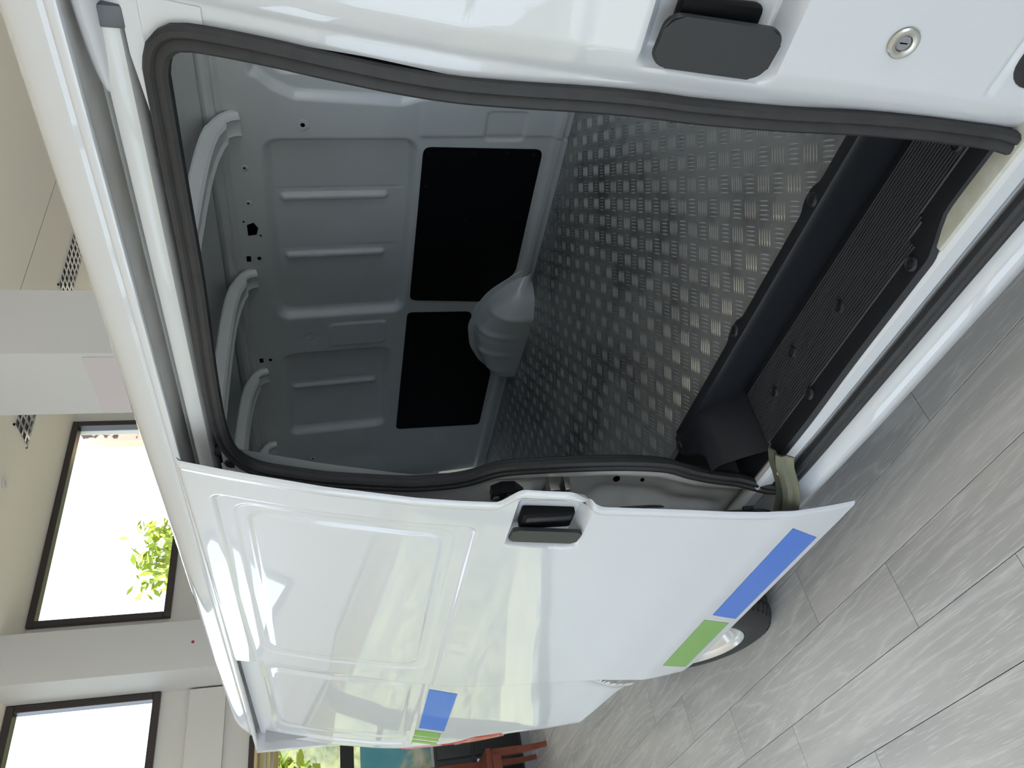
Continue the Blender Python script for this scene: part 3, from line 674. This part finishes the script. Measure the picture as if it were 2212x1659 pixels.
# aperture flange just inside the seal
def inward(v, d_, dy):
    q = v.copy(); dirv = Vector((ctr.x-v.x, 0, ctr.z-v.z))
    return q
V = []; 
tang = [(SP[(i+1) % n]-SP[i-1]).normalized() for i in range(n)]
ring = []
for i in range(n):
    b = tang[i].cross(ups[i]).normalized()
    if b.dot(ctr-SP[i]) < 0: b = -b
    ring.append([SP[i]-b*.004+Vector((0, .003, 0)), SP[i]-b*.002+Vector((0, .010, 0)), SP[i]-b*.004+Vector((0, .022, 0)), SP[i]-b*.010+Vector((0, .028, 0)), SP[i]-b*.02+Vector((0, .030, 0))])
V = [v for r_ in ring for v in r_]; fs = []
for i in range(n):
    for j in range(4):
        fs.append((i*5+j, i*5+j+1, ((i+1) % n)*5+j+1, ((i+1) % n)*5+j))
vp(mk('seal_inner_lip', V, fs, RUBBER))

# ---------------- rear jamb (C pillar side), seen between the seal and the open door
zs = zl(.46, 1.80, .010); xseal = np.interp(zs, [p[1] for p in sealxz[19:33]], [p[0] for p in sealxz[19:33]])
ss = np.linspace(0, 1, 40)
S, Z = np.meshgrid(ss, zs, indexing='ij')
X = (xseal[None, :]-.004)*(1-S)+(-1.86)*S
Y = yb(Z)+.016+.020*sst(.10, .22, S)
ridge = np.exp(-((S-.42)/.07)**2)*sst(.55, .62, Z)*sst(.93, .88, Z); Y = Y+.018*ridge
Y = Y+.014*sst(.70, .74, Z)*sst(.98, .93, Z)*sst(.12, .2, S)*sst(.6, .5, S)
Y = Y-.012*inside(sdrr(X, Z, -1.80, -1.56, 1.06, 1.20, .03), .03)
vp(surf('rear_jamb', np.stack([X, Y, Z], -1), JAMB))
def jy(z): return float(yb(z))+.036
pl = vp(plate('striker_plate', [(.034*math.cos(a)*1.25, .030*math.sin(a)) for a in [math.radians(22.5+45*i) for i in range(8)]], lambda p: (Vector((-1.588+p[1], jy(1.138)-.030, 1.138+p[0])), Vector((-1.588+p[1], jy(1.138)-.002, 1.138+p[0]))), PLASTIC, bev=.003))
for dz in (-.027, .027):
    o = lathe('screw', [(0, .003), (.006, .003), (.009, 0)], (-1.590, jy(1.138)-.030, 1.138+dz), (0, -1, 0), STEEL, n=12); o.parent = pl
o = box('striker_bar', (-1.612, jy(1.138)-.042, 1.133), (-1.567, jy(1.138)-.030, 1.143), PLASTIC, bev=.002); o.parent = pl
br = empty('hinge_bracket'); vp(br)
for z0, z1 in ((1.024, 1.048), (.996, 1.011)):
    box('bracket_lug', (-1.70, jy(1.02)-.040, z0), (-1.526, jy(1.02)-.004, z1), STEEL, br, bev=.002)
box('bracket_web', (-1.70, jy(1.02)-.024, .99), (-1.560, jy(1.02)-.006, 1.05), DARKM, br, bev=.002)
for z, r in ((.889, .0085), (.825, .005)):
    vp(lathe('hole_shade', [(0, .0006), (r, .0006), (r, -.002)], (-1.50, float(yb(z))+.0155, z), (.25, -1, 0), HOLE, n=16))

# ---------------- sill, step and mat
sillp = [(.865, .548), (.850, .556), (.838, .556), (.830, .548), (.831, .52), (.840, .505), (.846, .500), (.846, .455), (.840, .452), (.826, .440), (.812, .424), (.811, .416), (.816, .400), (.830, .372), (.846, .362), (.92, .36)]
xs_ = np.linspace(-1.95, -.30, 30); Ps = np.zeros((30, len(sillp), 3))
for i, x in enumerate(xs_):
    for j, (a, b) in enumerate(sillp): Ps[i, j] = (x, a+.012*np.clip((-x-1.2)/.6, 0, 1), b)
sl = vp(surf('sill', Ps, PAINT, ang=25)); sl['label'] = 'white painted door sill under the black step mat'
vp(box('step_pan', (-1.30, .852, .38), (-.40, 1.06, .558), SILLOL)); vp(box('step_end', (-1.52, .856, .38), (-1.30, 1.06, .552), PLASTIC))
# a bare olive-toned patch of the sill where the mat is cut back
vp(box('sill_patch', (-.72, .8365, .548), (-.42, .885, .5625), SILLOL, bev=.004))
mt = empty('step_mat'); vp(mt); mt['label'] = 'black ribbed plastic step mat with screws'
# base with lip; outline steps out behind X=-.70
lip = spline([(-.40, .866), (-.60, .868), (-.668, .866), (-.70, .852), (-.735, .836), (-.78, .834), (-1.0, .832), (-1.2, .826), (-1.345, .828)], 40)
bm = bmesh.new(); top = []; inn = []; bot = []
for x, y in lip:
    top.append(bm.verts.new((x, y+.004, .569))); bot.append(bm.verts.new((x, y, .556))); inn.append([bm.verts.new((x, yy, zz)) for yy, zz in ((y+.028, .5715), (y+.034, .570), (1.036, .570))])
for i in range(len(lip)-1):
    bm.faces.new((bot[i], bot[i+1], top[i+1], top[i])); bm.faces.new((top[i], top[i+1], inn[i+1][0], inn[i][0]))
    for q in range(2): bm.faces.new((inn[i][q], inn[i+1][q], inn[i+1][q+1], inn[i][q+1]))
bmk('mat_base', bm, PLASTIC, mt)
# ribs run along X
RIBM = mat('rib highlight plastic', (.045, .047, .052), .30)  # lighter than the mat: highlight on the ribs put into the colour
for i in range(22):
    y = .876+i*.0066
    xa = -1.345+.006; xb = -.40 if y > .905 else -.70-(0.905-y)*.8
    if y < .895: xb = -.745
    V = []
    for x in (xa, xb):
        for dy, dz in ((-.0021, .5695), (-.0008, .5730), (.0008, .5730), (.0021, .5695)): V.append((x, y+dy, dz))
    mk('rib', V, [(0, 1, 5, 4), (1, 2, 6, 5), (2, 3, 7, 6), (0, 3, 2, 1), (4, 5, 6, 7)], RIBM, mt, smooth=False)
# riser with a rounded nose and a flange that laps on to the load floor with screw tabs
rx = np.linspace(-1.53, -.36, 120)
def flange_y(x):
    y = 1.044+.012*np.exp(-((x+.78)/.030)**4)+.012*np.exp(-((x+1.140)/.034)**4)
    return y
rp_ = []
for x in rx:
    yb_ = 1.030 if x > -1.35 else 1.030
    rp_.append([(x, 1.036, .568), (x, 1.032, .574), (x, 1.026, .60), (x, 1.020, .655), (x, 1.016, .672), (x, 1.018, .679), (x, 1.026, .681), (x, float(flange_y(x)), .680), (x, float(flange_y(x))+.003, .6735)])
bp_ = np.array(rp_); 
# rear end of the tray turns the corner
vp2 = surf('riser', bp_, PLASTIC, mt)
endp = []
for t in np.linspace(0, 1, 14):
    y = 1.034-.172*t
    endp.append([(-1.345, y, .569), (-1.352, y, .574), (-1.372, y, .615), (-1.395, y, .655), (-1.410, y, .672), (-1.430, y, .679), (-1.432-.11*float(sst(.90, 1.0, y)), y, .681), (-1.440-.115*float(sst(.90, 1.0, y)), y, .674)])
surf('end_wall', np.array(endp), PLASTIC, mt)
def mscrew(x, y, z):
    o = lathe('screw', [(0, .0035), (.006, .004), (.0085, .003), (.0105, .0045), (.013, .003), (.0145, 0)], (x, y, z), (0, 0, 1), PLASTIC, mt, 16)
for x, y in ((-.768, .858), (-.953, .936), (-1.131, .972), (-1.241, .948), (-1.141, .866), (-.578, .930)): mscrew(x, y, .5715)
for x, y in ((-.777, 1.036), (-1.139, 1.042), (-1.535, 1.003)): mscrew(x, y, .6805)

# ---------------- load floor: five-bar tread plate
alu = bpy.data.materials.new('tread plate aluminium'); alu.use_nodes = True; nt = alu.node_tree; p = nt.nodes['Principled BSDF']
tc = nt.nodes.new('ShaderNodeTexCoord'); n1 = nt.nodes.new('ShaderNodeTexNoise'); n1.inputs['Scale'].default_value = 2.2; n1.inputs['Detail'].default_value = 6; n1.inputs['Roughness'].default_value = .65
rr = nt.nodes.new('ShaderNodeValToRGB'); rr.color_ramp.elements[0].position = .47; rr.color_ramp.elements[0].color = (.42, .425, .43, 1); rr.color_ramp.elements[1].position = .68; rr.color_ramp.elements[1].color = (.13, .135, .14, 1)
nt.links.new(tc.outputs['Object'], n1.inputs['Vector']); nt.links.new(n1.outputs['Fac'], rr.inputs['Fac']); nt.links.new(rr.outputs['Color'], p.inputs['Base Color'])
p.inputs['Metallic'].default_value = .65; p.inputs['Roughness'].default_value = .45
BAR = mat('tread bars with painted glint', (.66, .66, .65), .30, metal=.8)  # bar colour lightened to stand in for window glints
lf = vp(box('load_floor', (-3.86, 1.024, .655), (.0, 2.425, .672), alu)); lf['label'] = 'aluminium five-bar tread plate load floor'
def lens_bars():
    V = []; F = []
    e1 = np.array([.034, .04375]); e2 = np.array([.034, -.04375]); d1 = e1/np.linalg.norm(e1); d2 = e2/np.linalg.norm(e2)
    # make the two bar directions square to each other
    L_ = .0205; Wd = .0021; Hh = .0016
    def bar(c, a):
        b = np.array([-a[1], a[0]]); k = len(V)
        for s, w_ in ((-1, 0), (-.45, 1), (.45, 1), (1, 0)):
            if w_ == 0: V.append((*(c+a*L_*s), .6721))
            else:
                V.append((*(c+a*L_*s-b*Wd), .6721)); V.append((*(c+a*L_*s), .672+Hh)); V.append((*(c+a*L_*s+b*Wd), .6721))
        # 0 | 1 2 3 | 4 5 6 | 7
        F.extend([(k, k+1, k+2), (k, k+2, k+3), (k+1, k+4, k+5, k+2), (k+2, k+5, k+6, k+3), (k+4, k+7, k+5), (k+5, k+7, k+6)])
    for i in range(-46, 12):
        for j in range(-2, 16):
            for half_, (da, db) in enumerate(((d1, d2), (d2, d1))):
                c0 = np.array([-.869+.068*i+.034*half_, 1.117+.0875*j+.04375*half_])
                if not (-3.80 < c0[0] < -.05 and 1.055 < c0[1] < 2.40): continue
                if np.hypot((c0[0]+2.60)/.37, (c0[1]-2.45)/.20) < 1: continue
                for q in range(-2, 3): bar(c0+db*.0096*q, da)
    return V, F
V, F = lens_bars()
o = mk('tread_bars', V, F, BAR, lf, smooth=False); tag(o, 'raised tread bars of the aluminium floor', kind='stuff')

# ---------------- far inner wall
INW = INNER
xs = np.concatenate([zl(-3.85, -1.20, .0055), zl(-1.15, .55, .06)]); zs = zl(.672, 1.886, .0055)
X, Z = np.meshgrid(xs, zs, indexing='ij')
Y = yfar(Z)
def rec(x0, x1, z0, z1, r, d_, wd): return d_*inside(sdrr(X, Z, x0, x1, z0, z1, r), wd)
Y = Y+rec(-2.475, -1.588, 1.228, 1.768, .06, .030, .034)+rec(-2.44, -1.612, 1.25, 1.745, .04, .003, .006)
Y = Y+rec(-3.325, -2.690, 1.272, 1.765, .06, .028, .036)+rec(-3.29, -2.72, 1.30, 1.74, .04, .003, .006)
for xr_, z0, z1 in ((-1.857, 1.325, 1.722), (-2.140, 1.325, 1.718), (-2.961, 1.335, 1.73)):
    Y = Y-.013*inside(sdrr(X, Z, xr_-.021, xr_+.021, z0, z1, .020), .016)
    Y = Y+.0025*np.exp(-((X-xr_-.036)/.0035)**2)*sst(1.26, 1.29, Z)*sst(1.75, 1.72, Z)
Y = Y-rec(-2.665, -2.512, 1.30, 1.56, .03, .006, .012)+.004*np.exp(-((np.hypot(X+2.598, Z-1.635)-.022)/.004)**2)
# stepped front part
xb_ = np.interp(Z, [.9, 1.15, 1.22, 1.30, 1.65, 1.72, 1.76], [-1.405, -1.405, -1.43, -1.456, -1.436, -1.40, -1.36])
Y = Y+.026*sst(-.012, .016, X-xb_)*sst(1.79, 1.76, Z)
Y = Y+rec(-1.372, -.9, 1.31, 1.715, .04, .020, .016)
Y = Y+rec(-1.607, -1.478, .842, 1.000, .022, .008, .010)
Y = Y-.006*sst(-1.59, -1.578, X+.06*(1.25-Z)*0)*sst(1.24, 1.22, Z)         # lapped sheet edge
Y = Y-.016*sst(.735, .722, Z)*sst(.69, .70, Z)-.010*sst(.70, .69, Z)*(X < -1.60)  # foot rail
Y = Y-.008*sst(1.205, 1.19, Z)*sst(-1.60, -1.63, X)*0
Y = Y+.010*np.exp(-((X+3.60)/.10)**2)*sst(1.1, 1.3, Z)
wallp = vp(surf('far_side_panel', np.stack([X, Y, Z], -1), INW, ang=60)); wallp['label'] = 'pressed sheet-metal inner wall opposite the opening'
def wsub(o): o.parent = wallp; return o
def wplate(name, pts, m, th=.003, lift=.0015):
    return wsub(plate(name, pts, lambda p: (Vector((p[0], float(yfar(p[1]))-lift-th, p[1])), Vector((p[0], float(yfar(p[1]))-lift+th*.2, p[1]))), m, bev=.001))
def round_poly(pts, r, seg=4):
    out = []; n_ = len(pts)
    for i in range(n_):
        p0, p1, p2 = Vector(pts[i-1]), Vector(pts[i]), Vector(pts[(i+1) % n_]); a = (p0-p1).normalized(); b = (p2-p1).normalized(); rr_ = min(r, (p0-p1).length*.45, (p2-p1).length*.45)
        A, B = p1+a*rr_, p1+b*rr_
        for q in range(seg+1):
            t = q/seg; out.append(tuple(A*(1-t)**2+p1*2*t*(1-t)+B*t*t))
    return out
b1 = [(-1.626, 1.213), (-1.640, .760), (-2.270, .757), (-2.315, .800), (-2.39, .853), (-2.43, .873), (-2.398, 1.212)]
b2 = [(-2.476, 1.216), (-2.496, .930), (-2.555, .908), (-2.62, .908), (-2.70, .893), (-2.80, .862), (-2.87, .815), (-2.945, .764), (-3.402, .762), (-3.360, 1.220)]
P1 = wplate('black_panel', round_poly([(-1.626, 1.213), (-1.640, .760), (-2.272, .757), (-2.33, .815), (-2.436, .876), (-2.398, 1.212)], .03), BLACKP); P1['label'] = 'large black cover panel of the inner wall'
P2 = wplate('black_panel', round_poly([(-2.476, 1.216), (-2.498, .925), (-2.565, .912), (-2.66, .905), (-2.78, .872), (-2.87, .815), (-2.945, .764), (-3.402, .762), (-3.360, 1.220)], .025), BLACKP); P2['label'] = 'smaller black cover panel behind the wheel arch'
for x, z in ((-1.66, 1.19), (-1.655, 1.02), (-1.655, .90), (-1.665, .79), (-1.80, 1.19), (-1.80, .785), (-1.95, 1.195), (-1.96, 1.02), (-1.96, .79)):
    wsub(lathe('stud', [(0, .0035), (.007, .003), (.011, 0)], (x, float(yfar(z))-.0045, z), (0, -1, 0), BLACKP, n=10))
def hole(x, z, r, rim=.012, shape=None):
    y = float(yfar(z))
    if shape: return wsub(plate('hole_shade', [(x+a, z+b) for a, b in shape], lambda p: (Vector((p[0], float(yfar(p[1]))-.0014, p[1])), Vector((p[0], float(yfar(p[1]))+.001, p[1]))), HOLE))
    o = wsub(lathe('hole_shade', [(0, .0018), (r, .0018), (r, 0)], (x, y, z), (0, -1, 0), HOLE, n=16))
    if rim: wsub(lathe('hole_rim', [(r, .0012), (r+rim*.5, .0022), (r+rim, 0)], (x, y, z), (0, -1, 0), INNER, n=20))
SC = lambda x, z: (.9*x, 1.545+.9*(z-1.545))
hole(*SC(-1.710, 1.635), .0075, .016)
for h_, r_ in (((-1.897, 1.856), .004), ((-2.064, 1.857), .004), ((-3.946, 1.661), .005)): hole(*SC(*h_), r_, .010 if r_ > .003 else 0)
xq, zq = SC(-2.196, 1.856); hole(xq, zq, 0, shape=[(-.030, .014), (-.026, -.016), (.004, -.024), (.030, -.010), (.020, .014)])
for a_, b_ in ((.036, .024), (-.032, -.030)): hole(xq+a_, zq+b_, .0035, 0)
for (x, z) in ((-2.357, 1.880), (-3.025, 1.880)):
    x, z = SC(x, z); hole(x, z, 0, shape=[(-.013, -.008), (.013, -.008), (.013, .008), (-.013, .008)]); hole(x, z-.038, .0075, 0)
# upper side rail between wall and roof
rl = [(2.3105, 1.870), (2.300, 1.880), (2.297, 1.888), (2.280, 1.893), (2.272, 1.902), (2.270, 1.915), (2.28, 1.94)]
xs2 = np.concatenate([zl(-3.85, -.1, .05)])
vp(surf('side_rail', np.array([[(x, a, b) for a, b in rl] for x in xs2]), INNER, ang=30))
# roof bows
def bow(x):
    path = [(2.318, 1.826), (2.312, 1.85), (2.296, 1.872), (2.265, 1.894), (2.20, 1.916), (2.10, 1.930), (1.95, 1.938), (1.68, 1.942), (1.4, 1.938), (1.25, 1.925), (1.14, 1.90)]
    q = spline(path, 40); Pb = []
    for i, (y, z) in enumerate(q):
        t = q[min(i+1, 39)]-q[max(i-1, 0)]; t /= np.linalg.norm(t); nn = np.array([-t[1], t[0]])
        if nn[1] > 0 and i < 2: pass
        nn = np.array([t[1]*-1, t[0]]);  nn = nn if nn @ (np.array([1.68, 1.2])-np.array([y, z])) > 0 else -nn
        row = []
        for dx, h_ in ((-.058, 0), (-.050, .004), (-.044, .036), (-.034, .044), (-.022, .036), (.022, .036), (.034, .044), (.044, .036), (.050, .004), (.058, 0)):
            hh = h_*(1.0 if i > 2 else .6)
            row.append((x+dx*(1.0 if i > 4 else .85), y+nn[0]*hh, z+nn[1]*hh))
        Pb.append(row)
    b_ = vp(surf('roof_bow', np.array(Pb), INNER, ang=30))
    o = lathe('screw', [(0, .004), (.006, .004), (.008, 0)], (x, 2.300, 1.836), (0, -1, -.2), STEEL, n=10); o.parent = b_
for x in (-1.535, -2.222, -2.822, -3.40): bow(x)
# wheel arch pressing (far side)
def arch():
    ns, nt_ = 90, 26; Pa = np.zeros((ns, nt_, 3)); sv = np.linspace(0, 1, ns)
    xw = np.interp(sv, [0, .12, .2, .3, .5, .68, .84, 1], [-2.245, -2.33, -2.385, -2.45, -2.585, -2.72, -2.84, -2.985])
    hw = np.interp(sv, [0, .12, .2, .3, .5, .68, .84, 1], [.0, .115, .178, .212, .242, .215, .150, .0])
    xb_ = np.interp(sv, [0, .1, .3, .6, 1], [-2.312, -2.33, -2.44, -2.66, -2.955])
    dp = np.interp(sv, [0, .05, .12, .25, .6, .9, 1], [.0, .06, .12, .168, .145, .115, .03])
    for arr in (hw, dp): arr[1:-1] = np.convolve(arr, np.ones(7)/7, mode='same')[1:-1]*.97
    for i, s in enumerate(sv):
        for j in range(nt_):
            t = j/(nt_-1); c_, s_ = math.cos(t*math.pi/2)**.72, math.sin(t*math.pi/2)**.72
            rib = .006*max(0, math.sin(s*34-.8))**3*math.sin(t*math.pi)**.6*(1 if .22 < s < .93 else 0)
            z = .670+hw[i]*c_+rib*.8
            Pa[i, j] = (xw[i]+(xb_[i]-xw[i])*t, float(yfar(z))+.002-dp[i]*s_-rib*.8, z)
    o = vp(surf('wheel_arch', Pa, INNER, ang=70))
    fl_ = []
    for i in range(2, ns-2):
        tx, tz = xw[i+1]-xw[i-1], hw[i+1]-hw[i-1]; L_ = math.hypot(tx, tz); nx, nz = tz/L_, -tx/L_
        fl_.append([(xw[i]+nx*e_, float(yfar(.67+hw[i]+nz*e_))-lf_, .67+hw[i]+nz*e_) for e_, lf_ in ((-.004, .012), (.004, .009), (.024, .007), (.028, .001))])
    surf('arch_flange', np.array(fl_), INNER, o)
arch()

# near-side inner wall behind the door and floor underside
zs = zl(.672, 1.84, .06)
vp(surf('near_side_panel', np.stack([np.stack([np.full(len(zs), x), yb(zs)+.075, zs], -1) for x in np.linspace(-3.85, -1.62, 12)]), INNER, flip=True))
vp(surf('rear_inner_frame', np.array([[(-3.80, y, z) for z in zl(.672, 1.86, .08)] for y in zl(1.0, 2.36, .08)]), mat('rear frame paint', (.40, .42, .43), .4)))
vp(box('rear_seal', (-3.795, 2.285, .70), (-3.765, 2.305, 1.80), RUBBER, bev=.005)); 
vp(box('underbody_block', (-3.80, 1.045, .30), (.55, 2.46, .655), mat('dark underbody', (.02, .02, .02), .8)))  # unseen slab added to block light leaking in from below
# outer skin on the far side, nose and screen
zs = zl(.36, 1.87, .05); xs_ = zl(-3.9, .62, .3)
vp(surf('far_side_skin', np.stack([np.stack([np.full(len(zs), x), 2*YC-yb(zs)+.035, zs], -1) for x in xs_]), PAINT, flip=True))
vp(shell('nose', np.array([[(.62+.12*math.sin((y-.86)/1.64*math.pi)-.10*max(0, z-.9), y, z) for z in zl(.36, 1.15, .08)] for y in np.linspace(.86, 2.50, 16)]), (-.03, 0, 0), PAINT))
vp(mk('windscreen', [(.60, .95, 1.15), (.60, 2.41, 1.15), (.50, 2.33, 1.90), (.50, 1.03, 1.90)], [(0, 1, 2, 3)], GLASS))

# ---------------- guide arm of the sliding door at the sill
def strip(name, path, prof_, up, m):
    return sweep(name, path, prof_, m, up=up, ang=30)
ap = spline([(-1.295, .822, .580), (-1.335, .815, .562), (-1.385, .808, .530), (-1.435, .803, .502), (-1.50, .799, .474), (-1.58, .797, .448)], 18)
arm = vp(strip('guide_arm', [tuple(p_) for p_ in ap], [(.003, -.030), (.005, -.014), (.013, -.007), (.014, .007), (.006, .014), (.003, .030), (-.012, .034), (-.014, .031), (.0, .027), (.002, .012), (.010, .005), (.010, -.005), (.002, -.014), (0, -.030)], (0, -.62, .78), ZINC))
arm['label'] = 'olive zinc-plated guide arm of the sliding door'
o = lathe('bolt', [(0, .010), (.006, .010), (.007, .008), (.007, .003), (.013, .003), (.013, 0)], (-1.372, .818, .545), (0, -.62, .78), STEEL, n=6); o.parent = arm; 

# ---------------- wheels
def wheel(x, y, s, name='wheel'):
    root = vp(empty(name)); M = Matrix.Translation((x, y, .302)) @ Matrix.Rotation(math.radians(90 if s > 0 else -90), 4, 'X')
    prof_t = [(.190, .0), (.193, .010), (.205, .014), (.235, .012), (.262, .004), (.280, -.004), (.293, -.016), (.300, -.030), (.302, -.060), (.302, -.125), (.298, -.150), (.28, -.17), (.22, -.175), (.19, -.16)]
    tyre = bmk('tyre', disc_bm(bmesh.new(), prof_t, M, 64), TYRE, root)
    # tread blocks on the shoulder
    V = []; F = []
    for i in range(56):
        a = 2*math.pi*i/56; a2 = a+2*math.pi/56*.68
        for r0, h0, r1, h1 in ((.2885, -.010, .3025, -.040), (.3030, -.048, .3035, -.078), (.3035, -.086, .3035, -.116)):
            k = len(V)
            for aa in (a, a2):
                for r_, h_ in ((r0, h0), (r0+.0045, h0), (r1+.0035, h1), (r1-.002, h1)): V.append(M @ Vector((r_*math.cos(aa), r_*math.sin(aa), h_)))
            F += [(k+1, k+2, k+6, k+5), (k, k+1, k+5, k+4), (k+2, k+3, k+7, k+6), (k, k+3, k+2, k+1), (k+4, k+5, k+6, k+7)]
    tb = mk('tread_blocks', V, F, TYRE, root, smooth=False); tb['kind'] = 'stuff'
    prof_r = [(.191, .006), (.189, .012), (.184, .012), (.180, .002), (.174, -.006), (.166, -.008), (.160, -.002), (.154, -.001), (.146, -.018), (.140, -.030), (.128, -.034), (.118, -.026), (.108, -.012), (.085, -.006), (.060, -.004), (.054, .004), (.035, .008), (0, .010)]
    bmk('rim', disc_bm(bmesh.new(), prof_r, M, 64), RIM, root)
    for i in range(5):
        a = 2*math.pi*i/5; o = lathe('wheel_nut', [(0, .012), (.008, .012), (.010, 0)], M @ Vector((.045*math.cos(a), .045*math.sin(a), .004)), (0, -s, 0), STEEL, n=6); o.parent = root
    return root
wheel(-2.595, .845, 1); wheel(-2.595, 2.515, -1); wheel(.30, .845, 1); wheel(.30, 2.515, -1)
